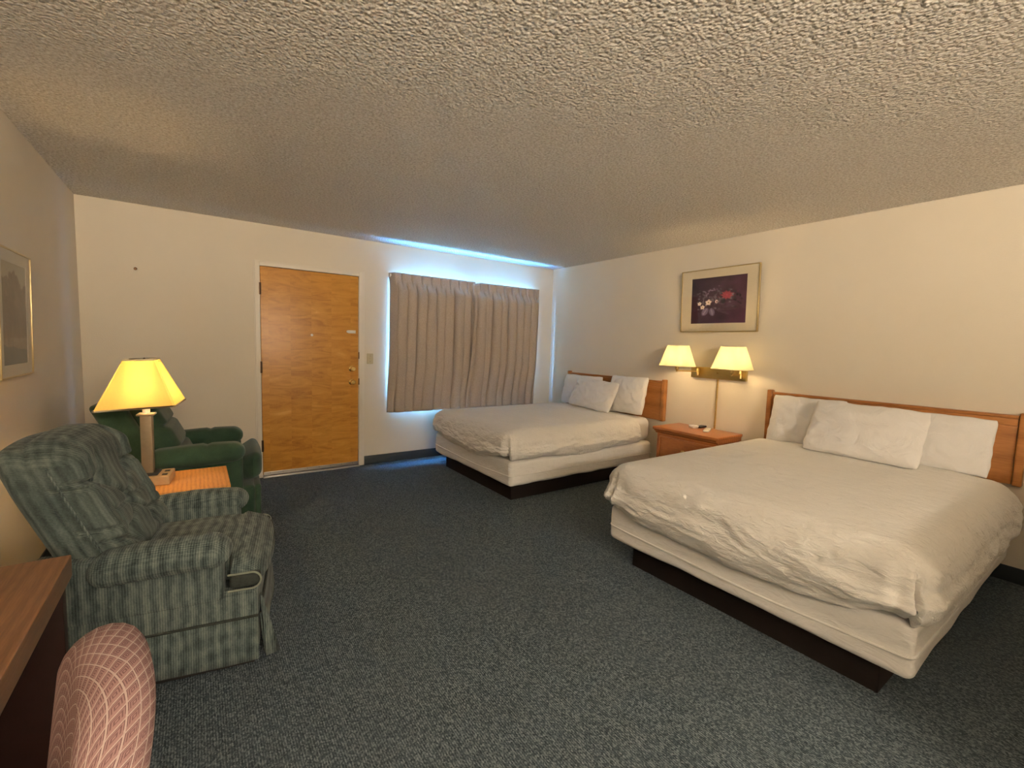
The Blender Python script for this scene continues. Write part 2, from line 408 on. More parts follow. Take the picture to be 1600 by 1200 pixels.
# ---- door
d = empty('door_1', (0, 0, 0)); tag(d, 'orange birch veneer door with two brass knobs', 'door', kind='structure')
MB().box(DX0, DX1, D-0.002, D+0.042, 0.022, DTOP, 0.002).build('door_panel', 'door', d)
fr = MB()
for (x0, x1) in ((0.468, DX0-0.004), (DX1+0.004, 1.480)): fr.box(x0, x1, D-0.014, D+T, 0, 2.078, 0.003)
fr.box(DX0-0.004, DX1+0.004, D-0.014, D+T, DTOP+0.004, 2.078, 0.003)
fr.build('door_frame', 'trim_paint', d)
st = MB()
st.box(0.457, 0.4678, D-0.009, D-0.0005, 0.0, 2.089, 0.002).box(1.4802, 1.491, D-0.009, D-0.0005, 0.0, 2.089, 0.002).box(0.4678, 1.4802, D-0.009, D-0.0005, 2.0785, 2.089, 0.002)
st.build('casing_bead', 'trim_paint', d)
for z in (1.825, 1.082, 0.315):
    hg = MB().box(DX0-0.012, DX0+0.006, D-0.020, D-0.0145, z-0.056, z+0.056, 0.001)
    hg.tube([(DX0-0.001, D-0.022, z-0.056), (DX0-0.001, D-0.022, z+0.056)], 0.006, 8)
    hg.build('hinge', 'bronze', d)
for z in (1.062, 0.921):
    k = MB().lathe([(0.031, 0.0), (0.031, 0.005), (0.026, 0.009), (0.011, 0.012), (0.010, 0.028), (0.020, 0.034), (0.027, 0.044), (0.027, 0.054), (0.021, 0.062), (0.0, 0.064)], (1.358, D-0.002, z), 24, 'Y')
    k.build('door_knob', 'brass', d)
for z, h in ((1.205, 0.036), (0.925, 0.034)):
    MB().box(DX1-0.003, DX1+0.008, D-0.0175, D-0.0142, z-h, z+h, 0.001).build('strike_plate', 'bronze', d)
MB().lathe([(0.012, 0.0), (0.012, 0.004), (0.006, 0.006), (0, 0.005)], (0.965, D-0.002, 1.405), 16, 'Y').build('peephole', 'steel', d)
tg = MB().box(1.322, 1.398, D-0.010, D-0.002, 1.437, 1.470, 0.003); tg.lathe([(0.014, 0), (0.014, 0.007), (0, 0.007)], (1.318, D-0.002, 1.455), 14, 'Y')
tg = tg.build('door_latch', 'white_plastic', d)
MB().box(DX0+0.004, DX1-0.004, D-0.010, D-0.002, 0.022, 0.052, 0.002).build('door_sweep', 'steel', d)
for i in range(8): MB().lathe([(0.003, 0), (0.003, 0.0015), (0, 0.002)], (DX0+0.06+i*0.113, D-0.010, 0.040), 8, 'Y').build('sweep_screw', 'bronze', d)
MB().box(DX0-0.003, DX1+0.003, D-0.05, D+T, 0.0, 0.014, 0.003).build('threshold', 'aluminium', d)

# ---- window behind the curtains
wn = empty('window_1'); tag(wn, 'sliding window hidden behind the tan pleated curtains', 'window', kind='structure')
f = MB(); a = 0.035
f.box(WX0, WX1, D+0.05, D+0.10, WZ0, WZ0+a).box(WX0, WX1, D+0.05, D+0.10, WZ1-a, WZ1)
f.box(WX0, WX0+a, D+0.05, D+0.10, WZ0+a, WZ1-a).box(WX1-a, WX1, D+0.05, D+0.10, WZ0+a, WZ1-a).box((WX0+WX1)/2-0.02, (WX0+WX1)/2+0.02, D+0.05, D+0.10, WZ0+a, WZ1-a)
f.build('window_frame', 'aluminium', wn, smooth=False)
for (x0, x1) in ((WX0+a, (WX0+WX1)/2-0.02), ((WX0+WX1)/2+0.02, WX1-a)):
    MB().box(x0, x1, D+0.073, D+0.077, WZ0+a, WZ1-a).build('pane', 'window_glass', wn, smooth=False)

# ================================================================== curtains
CY = D-0.085
rod = empty('curtain_rod', (1.74, CY, 2.11)); tag(rod, 'white traverse rod along the top of the curtains', 'curtain rod')
def rel(mb, o): return mb.move(lambda x, y, z: (x-o.location.x, y-o.location.y, z-o.location.z))
rel(MB().box(1.75, 3.795, CY+0.018, CY+0.034, 2.075, 2.100, 0.003), rod).build('rail', 'white_plastic', rod)
for x in (1.765, 3.78): rel(MB().box(x-0.012, x+0.012, CY+0.034, D-0.0005, 2.065, 2.105, 0.003), rod).build('bracket', 'white_plastic', rod)
for (x, z) in ((2.80, 2.112), (2.885, 2.118)):
    rel(MB().box(x-0.03, x+0.03, CY-0.006, CY+0.016, z-0.03, z+0.006, 0.003), rod).build('master_carrier', 'white_plastic', rod)

def curtain(name, x0, x1, npl, seed, droop, lab):
    rnd = random.Random(seed)
    o = empty(name, ((x0+x1)/2, CY, 0.575)); tag(o, lab, 'curtain', 'tan pleated curtains')
    ztop, zbot = 2.112, 0.572
    amp = [rnd.uniform(0.75, 1.2) for _ in range(npl+2)]; ph = [rnd.uniform(-0.14, 0.14) for _ in range(npl+2)]
    sk = [rnd.uniform(-0.022, 0.022) for _ in range(npl+2)]
    nu, nv = npl*34+1, 50
    def pt(u, v):
        s = u*npl; k = int(min(npl-1, math.floor(s))); fr = s-k
        hgt = v*(ztop-zbot)              # distance below the top
        z = ztop-hgt
        hd = sstep(0.085, 0.20, hgt)      # 0 = header, 1 = free folds
        ph_ = ph[k]*(1-fr)+ph[k+1]*fr; am = amp[k]*(1-fr)+amp[k+1]*fr
        x = x0+(x1-x0)*u
        g = 0.5-0.5*math.cos(2*math.pi*fr)                # 0 at the pleat, 1 between
        head = 0.034*(1-abs(2*fr-1)**6)                    # flat boxes with grooves between
        pinch = math.exp(-((hgt-0.105)/0.035)**2)
        fold = abs(math.cos(math.pi*fr))**0.85*0.108*am*(0.75+0.25*math.cos(2*hgt+ph_*9))
        y = -head*(1-hd) - hd*fold - pinch*(1-g)**3*0.018
        wsk = math.sin(2*math.pi*fr)
        x += hd*(0.016+0.010*am)*wsk*(1 if k % 2 else 0.7) + hd*sk[k]*(hgt/1.5)*math.sin(math.pi*fr)
        x += 0.004*nz(u*9, hgt*2, seed); y += 0.006*nz(u*14+3, hgt*1.7, seed+5)*hd
        fl = sstep(0.75, 1.54, hgt)
        y += 0.062*sstep(0.95, 1.50, hgt)      # the cloth hangs back against the sill
        # outer edge turns back to the wall
        eo = (1-u/0.035) if droop < 0 else ((u-0.965)/0.035)
        if eo > 0: y = y*(1-eo)+0.062*eo*eo
        if droop < 0 and u < 0.06: x += -0.012*fl*(1-u/0.06)+0.012*sstep(0.0, 0.14, hgt)*(1-fl)*(1-u/0.06)
        if droop > 0:
            e = max(0, 1-u/0.13)
            z -= 0.030*e*(1-v); x += 0.0*e - 0.045*e*sstep(0.3, 1.5, hgt) ; y -= 0.02*e+0.012*e*math.sin(hgt*38+u*60)*math.exp(-((hgt-0.75)/0.45)**2)*0.45
        return (x-(x0+x1)/2, y, z-0.575)
    cl = MB().grid(nu, nv, pt).build('cloth', 'curtain', o, angle=180)
    sm = cl.modifiers.new('thickness', 'SOLIDIFY'); sm.thickness = 0.003; sm.offset = 0
    hem = MB()
    def hp(u, v):
        p = pt(u, 0.955+0.045*v); return (p[0], p[1]-0.0035, p[2])
    return o
curtain('curtain', 1.748, 2.800, 9, 3, -1, 'tan pleated curtain panel nearer the door')
curtain('curtain', 2.745, 3.805, 9, 8, 1, 'tan pleated curtain panel nearer the headboard wall, its leading top corner drooping')

# ---- switch, nail
s = empty('light_switch', (1.553, D-0.001, 1.171)); tag(s, 'ivory light switch on the wall between door and curtains', 'light switch')
MB().box(-0.035, 0.035, -0.006, 0, -0.057, 0.057, 0.003).build('plate', 'ivory_plastic', s)
MB().box(-0.005, 0.005, -0.016, -0.006, -0.004, 0.014, 0.002).build('toggle', 'ivory_plastic', s)
MB().lathe([(0.003, 0), (0.003, 0.001), (0, 0.001)], (0, -0.006, 0.03), 8, 'Y').build('screw', 'bronze', s)
MB().lathe([(0.003, 0), (0.003, 0.001), (0, 0.001)], (0, -0.006, -0.03), 8, 'Y').build('screw', 'bronze', s)
tag(MB().lathe([(0.012, 0), (0.011, 0.003), (0.007, 0.006), (0.006, 0.014), (0.009, 0.018), (0.0, 0.020)], (-0.393, D-0.0005, 1.90), 14, 'Y').build('wall_hook', 'bronze'), 'tiny dark hook on the bare wall left of the door', 'wall hook')

# ================================================================== beds
def make_bed(name, cy, hw, x0, lab):
    o = empty(name, ((x0+4.0)/2, cy, 0)); tag(o, lab, 'bed'); ox = (x0+4.0)/2; x1 = 4.04
    dx0 = x0+0.085
    pl = MB().box(dx0-ox, x1-0.05-ox, -0.64, 0.62, 0, 0.155, 0.004); pl.build('plinth', 'plinth_dark', o)
    bs = cushion(((x0+x1)/2-ox, 0, 0.262), ((x1-x0)/2, hw, 0.112), 0.035, 4, 30)
    bs.move(lambda x, y, z: (x+0.008*nz(x*5, y*5, z*9), y+0.008*nz(x*4+9, y*4, z*9), z+0.006*nz(x*6, y*6, 3)))
    b = bs.build('box_spring', 'box_cover', o)
    for z, rr in ((0.245, 0.0055),):
        pth = []
        for i in range(61):
            tt = i/60; per = 2*(x1-x0-0.06)/2
            pth.append(tt)
        loop = []; a0, a1, b0, b1, rc = x0-0.002-ox, x1-ox, -hw-0.002, hw+0.002, 0.035
        def seg(p, q, n): return [(p[0]+(q[0]-p[0])*i/n, p[1]+(q[1]-p[1])*i/n) for i in range(n)]
        loop += seg((a1, b0), (a0+rc, b0), 30)
        loop += [(a0+rc-rc*math.sin(k*math.pi/8), b0+rc-rc*math.cos(k*math.pi/8)) for k in range(4)]
        loop += seg((a0, b0+rc), (a0, b1-rc), 30)
        loop += [(a0+rc-rc*math.cos(k*math.pi/8), b1-rc+rc*math.sin(k*math.pi/8)) for k in range(4)]
        loop += seg((a0+rc, b1), (a1, b1), 30)
        MB().tube([(x+0.004*nz(x*5, y*5, z), y+0.004*nz(x*4+9, y*4, z), z-0.02*math.sin(max(0, min(1, (y+hw)/(2*hw)))*math.pi)*(1 if x < a0+0.05 else 0)+0.006*nz(x*2, y*2, 1)) for x, y in loop], rr, 6).build('piping', 'box_cover', b)
    MB().add(*[q for q in (lambda c: (c.v, c.f))(cushion(((x0+0.03+x1)/2-ox, 0, 0.505), ((x1-x0-0.03)/2, hw-0.02, 0.125), 0.07, 5, 24, (0, 0, 0.015)))]).build('mattress', 'sheet', o)
    return o

def coverlet(name, cy, x_foot, x_head, half, ztop, hem, lab, seed, folds):
    """one sheet of cloth over the bed: flat top, rounded edge, hanging sides, rounded foot corners"""
    o_loc = Vector(((x_foot+x_head)/2, cy, 0)); rad = 0.145
    xi = x_foot+rad; hi = half-rad                  # inner flat rectangle
    arc = rad*math.pi/2; drop = arc+0.26            # unfolded overhang
    nu, nv = 210, 170
    def pt(u, v):
        su = -drop+(x_head-xi+drop)*u               # <0 = over the foot edge
        sv = (v*2-1)*(hi+drop)
        du = max(0.0, -su); dv = max(0.0, abs(sv)-hi); sg = 1 if sv > 0 else -1
        l = max(du, dv); q = math.hypot(du, dv)
        dirx, diry = ((-du/q, dv/q*sg) if q > 1e-9 else (0, 0))
        bx = xi+max(0.0, su); by = max(-hi, min(hi, sv))
        # position along the hanging edge, for the hem height
        hz = hem((bx-x_foot)/(x_head-x_foot), by/hi, du, dv)
        if l <= arc: ar = l/rad; out = rad*math.sin(ar); zz = -rad*(1-math.cos(ar))
        else:
            k = (l-arc)/(drop-arc); full = ztop-rad-hz
            zz = -rad-full*k; out = rad-0.030*k*k+0.022*math.sin(math.pi*k)
        # puffy top and creases
        top = max(0.0, 1-l/arc)
        puff = 0.018*(1-(by/hi)**4)*sstep(0, 0.5, su+0.1)
        z = ztop+zz+puff*(1 if l < arc else 0)*top
        wr = 0.0
        if l > 0:
            side = sstep(0.02, arc*0.9, l)
            along = by*1.0 if du > dv else bx*1.0
            wr = side*(0.016*nz(along*4.5+l*3, l*6, seed)+0.011*nz(along*9-l*6, l*15, seed+4)+0.007*nz(along*17+l*9, l*34, seed+9))
            ang = math.atan2(dv, du) if q > 1e-9 else 0
            if du > 0 and dv > 0:
                wr += side*0.014*math.sin(ang*9+seed)*math.sin(2*ang)*min(1, l/arc)
                wr += folds(sg, ang, l/drop)
        else:
            z += 0.005*nz(su*3, sv*3, seed)+0.004*nz(su*16, sv*6, seed+2)
        out += wr
        x = bx+dirx*out; y = by+diry*out
        if l > arc: z += 0.010*nz(bx*6+du*3, by*6+dv*3, seed+7)*((l-arc)/(drop-arc))
        return (x-o_loc.x, y, z)
    o = MB().grid(nu, nv, pt).build(name, 'coverlet', angle=180)
    o.location = o_loc; tag(o, lab, 'bedspread', 'white quilted bedspreads')
    md = o.modifiers.new('thickness', 'SOLIDIFY'); md.thickness = 0.012; md.offset = -1
    return o

def hem_near(fx, fy, du, dv):
    if du >= dv: return 0.322+0.085*abs(fy)**5*(1 if fy < 0 else 0.75)-0.008*math.cos(fy*5)
    return 0.335+0.06*(1-fx)**6
def hem_far(fx, fy, du, dv):
    if du >= dv: return 0.335+0.075*abs(fy)**3*(1.0 if fy < 0 else 1.5)+0.01*math.sin(fy*6)
    return 0.372+0.018*math.sin(fx*9)
def fold_near(sg, a, k):      # the slit where the foot flap meets the side flap
    if sg < 0: return -0.075*math.exp(-((a-0.72)/0.055)**2)*sstep(0.25, 0.60, k)+0.014*math.exp(-((a-0.95)/0.16)**2)*sstep(0.25, 0.6, k)+0.008*math.exp(-((a-0.5)/0.12)**2)*k
    return 0.010*math.sin(a*16)*k
def fold_far(sg, a, k):
    if sg < 0: return -0.028*math.exp(-((a-0.70)/0.10)**2)*sstep(0.3, 0.6, k)
    return 0.008*math.sin(a*12)*k

make_bed('bed', 1.168, 0.752, 2.150, 'large near bed on a dark plinth, closest to the camera')
coverlet('bedspread', 1.165, 2.085, 3.86, 0.795, 0.655, hem_near, 'off white bedspread draped over the near bed', 2.0, fold_near)
make_bed('bed', 3.800, 0.735, 2.165, 'far bed beside the window curtains on a dark plinth')
coverlet('bedspread', 3.795, 2.110, 3.79, 0.775, 0.640, hem_far, 'off white bedspread draped over the far bed by the curtains', 6.0, fold_far)

# ---- headboards on the wall
def headboard(y0, y1, lab):
    o = empty('headboard', (R-0.03, (y0+y1)/2, 0.61)); tag(o, lab, 'headboard', 'oak headboards'); hw = (y1-y0)/2
    MB().box(-0.004, 0.022, -hw+0.045, hw-0.045, 0.0, 0.36, 0.002).build('panel', 'headboard_oak', o)
    MB().box(-0.020, 0.024, -hw+0.043, hw-0.043, 0.405, 0.425, 0.005).build('top_rail', 'headboard_oak', o)
    MB().box(-0.012, 0.024, -hw+0.045, hw-0.045, 0.361, 0.404, 0.003).build('upper_rail', 'headboard_oak', o)
    for s in (-1, 1):
        a, b = sorted((s*hw, s*(hw-0.042))); MB().box(-0.026, 0.027, a, b, -0.005, 0.442, 0.009).build('post', 'headboard_oak', o)
    return o
headboard(2.945, 4.475, 'oak headboard on the wall at the far bed')
headboard(0.395, 1.905, 'oak headboard on the wall at the near bed')

# ---- pillows
def pillow(c, wdir, hdir, w, h, th, seed, lab, grp, corner=0.05, slump=0.0):
    wd = Vector(wdir).normalized(); hd = Vector(hdir); hd = (hd-wd*hd.dot(wd)).normalized(); nd = wd.cross(hd)
    c = Vector(c); n = 40; m_ = MB()
    def side(sg):
        def pt(u, v):
            a, b = u*2-1, v*2-1
            e = (max(0, 1-abs(a)**3.0)**0.55)*(max(0, 1-abs(b)**3.2)**0.55)
            pull = corner*(a*b)**2
            X = a*w/2*(1-0.045*b**6-0.012*(1-b*b)*abs(a)**4)+math.copysign(pull*0.15, a)*abs(a)+0.006*nz(b*3, a, seed+21)
            Y = b*h/2*(1-0.05*a**6-0.015*(1-a*a)*abs(b)**4)+math.copysign(pull*0.15, b)*abs(b)+0.008*nz(a*3, b, seed+25)
            N = sg*th/2*e
            ed = max(abs(a), abs(b))
            rr = math.hypot(a, b); an = math.atan2(b, a)
            wr = 0.016*nz(a*2.2, b*2.2, seed+sg)+0.013*nz(a*6+b*2, b*3.5, seed+3+sg)*(0.4+0.6*ed)+0.012*math.sin(an*11+seed+3*nz(a*2, b*2, seed))*sstep(0.45, 1.1, rr)*nz(a*1.5, b*1.5, seed+8)*2
            N += sg*wr*e**0.5
            Y -= slump*(1-a*a)*max(0, b)*h
            p = wd*X+hd*Y+nd*N
            return p
        return pt
    m_.grid(n, n, side(1)); m_.grid(n, n, side(-1))
    o = m_.build('pillow', 'pillowcase', angle=180); o.location = c
    sb = o.modifiers.new('smooth', 'SUBSURF'); sb.levels = 1; sb.render_levels = 1
    tag(o, lab, 'pillow', grp); return o
G1, G2 = 'pillows on the near bed', 'pillows on the far bed'
pillow((3.925, 1.545, 0.832), (0.02, -1, 0.0), (0.28, 0.02, 1), 0.52, 0.40, 0.15, 1, 'white pillow leaning on the near bed headboard at the end nearest the nightstand', G1, 0.06)
pillow((3.925, 0.835, 0.830), (0.0, -1, -0.01), (0.25, 0, 1), 0.66, 0.37, 0.14, 5, 'long white pillow against the near bed headboard at the end farthest from the nightstand', G1, 0.04)
pillow((3.725, 1.105, 0.850), (0.04, -1, -0.015), (0.62, -0.12, 1), 0.66, 0.41, 0.15, 9, 'white pillow lying in front of the other two on the near bed', G1, 0.04)
pillow((3.935, 4.08, 0.835), (0.0, -1, 0.0), (0.22, 0.06, 1), 0.66, 0.38, 0.15, 12, 'white pillow against the far bed headboard on the curtain side', G2, 0.05)
pillow((3.940, 3.36, 0.855), (0.0, -1, 0.02), (0.22, 0.0, 1), 0.52, 0.42, 0.14, 15, 'white pillow against the far bed headboard on the nightstand side', G2, 0.06)
pillow((3.755, 3.70, 0.830), (-0.06, -1, -0.03), (0.45, -0.30, 1), 0.70, 0.36, 0.15, 19, 'white pillow leaning in front of the other two on the far bed', G2, 0.05)

# ================================================================== nightstand and things on it
ns = empty('nightstand', (3.87, 2.44, 0)); tag(ns, 'reddish oak nightstand between the two beds', 'nightstand')
X0, X1, Y0, Y1 = -0.215, 0.215, -0.335, 0.335
MB().box(X0, X1, Y0, Y1, 0.592, 0.620, 0.008).build('top', 'nightstand_wood', ns)
MB().prism([(X0+0.012, 0.5915), (X1, 0.5915), (X1, 0.555), (X0+0.045, 0.555), (X0+0.036, 0.570), (X0+0.020, 0.578)], Y0+0.012, Y1-0.012).build('cove_moulding', 'nightstand_wood', ns, smooth=False)
MB().box(X0+0.045, X1, Y0+0.03, Y1-0.03, 0.06, 0.5545, 0.003).build('body', 'nightstand_wood', ns)
MB().box(X0+0.06, X1, Y0+0.045, Y1-0.045, 0.0, 0.0595).build('plinth', 'desk_dark', ns, smooth=False)
for (z0, z1) in ((0.33, 0.52), (0.10, 0.305)):
    dr = MB().box(X0+0.034, X0+0.0445, Y0+0.075, Y1-0.075, z0, z1, 0.004).build('drawer', 'nightstand_wood', ns)
    fm = MB(); a = 0.012
    for (ya, yb, za, zb) in ((Y0+0.063, Y1-0.063, z1, z1+a), (Y0+0.063, Y1-0.063, z0-a, z0), (Y0+0.063, Y0+0.075, z0, z1), (Y1-0.075, Y1-0.063, z0, z1)):
        fm.box(X0+0.028, X0+0.0445, ya, yb, za, zb, 0.003)
    fm.build('drawer_moulding', 'nightstand_wood', dr)
    MB().lathe([(0.012, 0), (0.007, 0.006), (0.007, 0.014), (0.015, 0.02), (0.013, 0.026), (0, 0.028)], (X0+0.034, 0, (z0+z1)/2), 14, 'X').build('knob', 'brass_brushed', dr)
rm = empty('remote_control', (3.915, 2.355, 0.6205), 0.42); tag(rm, 'flat white remote control on the nightstand by the cord cover', 'remote control')
MB().box(-0.085, 0.085, -0.026, 0.026, 0, 0.016, 0.006).build('case', 'white_plastic', rm)
bt = MB()
for i in range(6):
    for j in (-1, 0, 1): bt.box(-0.06+i*0.019, -0.049+i*0.019, j*0.014-0.004, j*0.014+0.004, 0.016, 0.0175, 0.0)
bt.build('buttons', 'ivory_plastic', rm, smooth=False)
sd = empty('soap_dish', (3.945, 2.515, 0.6205)); tag(sd, 'small round pale dish on the nightstand', 'dish')
MB().lathe([(0.036, 0), (0.044, 0.010), (0.046, 0.022), (0.041, 0.022), (0.036, 0.010), (0.0, 0.008)], (0, 0, 0), 24).build('bowl', 'white_plastic', sd)
MB().lathe([(0.034, 0.010), (0.036, 0.019), (0.028, 0.025), (0, 0.027)], (0, 0, 0), 20).build('lid', 'sheet', sd)
tag(cushion((0, 0, 0.009), (0.055, 0.030, 0.009), 0.007, 3, 3).build('phone_puck', 'black'), 'small black gadget behind the pale dish on the nightstand', 'gadget')
pk = bpy.data.objects['phone_puck']; pk.location = (4.035, 2.495, 0.6205); pk.name = 'gadget'

# ================================================================== wall lamp with two swing arms
sx = R-0.012
sn = empty('wall_lamp', (R-0.0005, 2.39, 1.15)); tag(sn, 'brass double wall lamp with two pleated shades above the nightstand', 'lamp')
def relS(mb): return rel(mb, sn)
relS(MB().box(R-0.026, R-0.001, 2.108, 2.668, 1.102, 1.210, 0.004)).build('backplate', 'brass_brushed', sn)
relS(MB().tube([(R-0.013, 2.385, 1.102), (R-0.013, 2.385, 0.622)], 0.0085, 12)).build('cord_cover', 'brass', sn)
relS(MB().lathe([(0.006, 0), (0.006, 0.004), (0, 0.006)], (R-0.026, 2.385, 1.160), 12, 'X')).build('screw', 'brass', sn)
def swing(y_arm, sx_, sy_, zb):
    j = relS(MB().lathe([(0.016, -0.034), (0.016, 0.034), (0.010, 0.042), (0.0, 0.045)], (R-0.050, y_arm, 1.160), 16))
    a = j.build('arm', 'brass', sn)
    relS(MB().box(R-0.045, R-0.026, y_arm-0.008, y_arm+0.008, 1.150, 1.170, 0.002)).build('knuckle', 'brass', a)
    relS(MB().tube([(R-0.050, y_arm, 1.165), (sx_, sy_, 1.165)], 0.0065, 10)).build('rod', 'brass', a)
    s_ = relS(MB().lathe([(0.0, -0.012), (0.008, -0.008), (0.012, 0.010), (0.020, 0.018), (0.020, 0.065), (0.012, 0.070)], (sx_, sy_, 1.165), 16)).build('socket', 'brass_brushed', a)
    bb = relS(MB().lathe([(0.012, 0.0), (0.026, 0.03), (0.030, 0.055), (0.024, 0.08), (0.0, 0.092)], (sx_, sy_, 1.236), 16)).build('bulb', 'bulb_glow', a)
    # pleated shade
    n = 80; vs = []; fs = []; rings = 10; zb_, zt_ = zb, zb+0.200
    for i in range(rings+1):
        k = i/rings; hwx = 0.150*(1-k)+0.092*k; hwy = 0.172*(1-k)+0.100*k
        for q in range(n):
            an = 2*math.pi*q/n; ca, sa = math.cos(an), math.sin(an)
            e = (abs(ca)**3.0+abs(sa)**3.0)**(-1/3.0)
            pl = 1+0.018*(1 if q % 2 else -1)
            vs.append((sx_+ca*e*hwx*pl*0.86, sy_+sa*e*hwy*pl*0.96, zb_+(zt_-zb_)*k))
    for i in range(rings):
        for q in range(n): fs.append((i*n+q, i*n+(q+1) % n, (i+1)*n+(q+1) % n, (i+1)*n+q))
    sh = relS(MB().add(vs, fs)).build('shade', 'sconce_shade', sn, angle=180)
    for i, nm in ((0, 'bottom_trim'), (rings, 'top_trim')):
        ring = [vs[i*n+q] for q in list(range(0, n, 2))+[0]]
        relS(MB().tube(ring, 0.0035, 6, cap=False)).build(nm, 'shade_trim', sh)
    # spider holding the shade on the socket
    relS(MB().tube([(sx_-0.075, sy_, zt_-0.01), (sx_+0.075, sy_, zt_-0.01)], 0.002, 6).tube([(sx_, sy_-0.09, zt_-0.01), (sx_, sy_+0.09, zt_-0.01)], 0.002, 6).tube([(sx_, sy_, zt_-0.01), (sx_, sy_, 1.325)], 0.002, 6)).build('spider', 'brass', sh)
    lt = bpy.data.lights.new('bulb_light', 'POINT'); lt.energy = SCONCE_W; lt.color = (1.0, 0.68, 0.33); lt.shadow_soft_size = 0.032
    lo = bpy.data.objects.new('bulb_light', lt); COL.objects.link(lo); lo.parent = a; lo.location = (sx_-sn.location.x, sy_-sn.location.y, 1.285-sn.location.z)
    bb.visible_shadow = True
    return sh
swing(2.575, R-0.215, 2.700, 1.212)
swing(2.150, R-0.215, 2.145, 1.212)

# ================================================================== framed pictures
def paint(nx, ny, fn):
    yy, xx = np.meshgrid(np.linspace(0, 1, ny), np.linspace(0, 1, nx), indexing='ij'); return fn(xx, yy)
def vnoise(xx, yy, s, seed):
    r_ = np.random.RandomState(seed); g = r_.rand(64, 64); out = 0; a = 1.0; tot = 0
    for o in range(4):
        x = (xx*s) % 63; y = (yy*s) % 63; xi = x.astype(int); yi = y.astype(int); fx = x-xi; fy = y-yi
        fx = fx*fx*(3-2*fx); fy = fy*fy*(3-2*fy); x2 = (xi+1) % 64; y2 = (yi+1) % 64
        out = out+a*((g[yi, xi]*(1-fx)+g[yi, x2]*fx)*(1-fy)+(g[y2, xi]*(1-fx)+g[y2, x2]*fx)*fy); tot += a; a *= 0.55; s = s*2.03
    return out/tot
def print_mesh(w_, h_, img, parent):
    ny, nx, _ = img.shape
    vs = [(((i/(nx-1))-0.5)*w_, 0, (0.5-(j/(ny-1)))*h_) for j in range(ny) for i in range(nx)]
    fs = [(j*nx+i, (j+1)*nx+i, (j+1)*nx+i+1, j*nx+i+1) for j in range(ny-1) for i in range(nx-1)]
    me = bpy.data.meshes.new('print'); me.from_pydata(vs, [], fs)
    at = me.color_attributes.new('ink', 'FLOAT_COLOR', 'POINT')
    rgba = np.ones((ny*nx, 4), np.float32); rgba[:, :3] = np.clip(img.reshape(-1, 3), 0, 1)**2.2
    at.data.foreach_set('color', rgba.ravel()); me.materials.append(M['print'])
    o = bpy.data.objects.new('print', me); COL.objects.link(o); o.parent = parent; return o
def blob(img, xx, yy, cx, cy, rx, ry, col, rot=0.0, soft=0.25, a=1.0, petals=0, pd=0.25):
    dx, dy = (xx-cx), (yy-cy); c, s = math.cos(rot), math.sin(rot)
    X, Y = (dx*c+dy*s)/rx, (-dx*s+dy*c)/ry; d = np.hypot(X, Y)
    if petals: d = d*(1+pd*np.cos(petals*np.arctan2(Y, X)))
    k = np.clip((1-d)/soft, 0, 1)[..., None]*a
    return img*(1-k)+np.array(col)*k
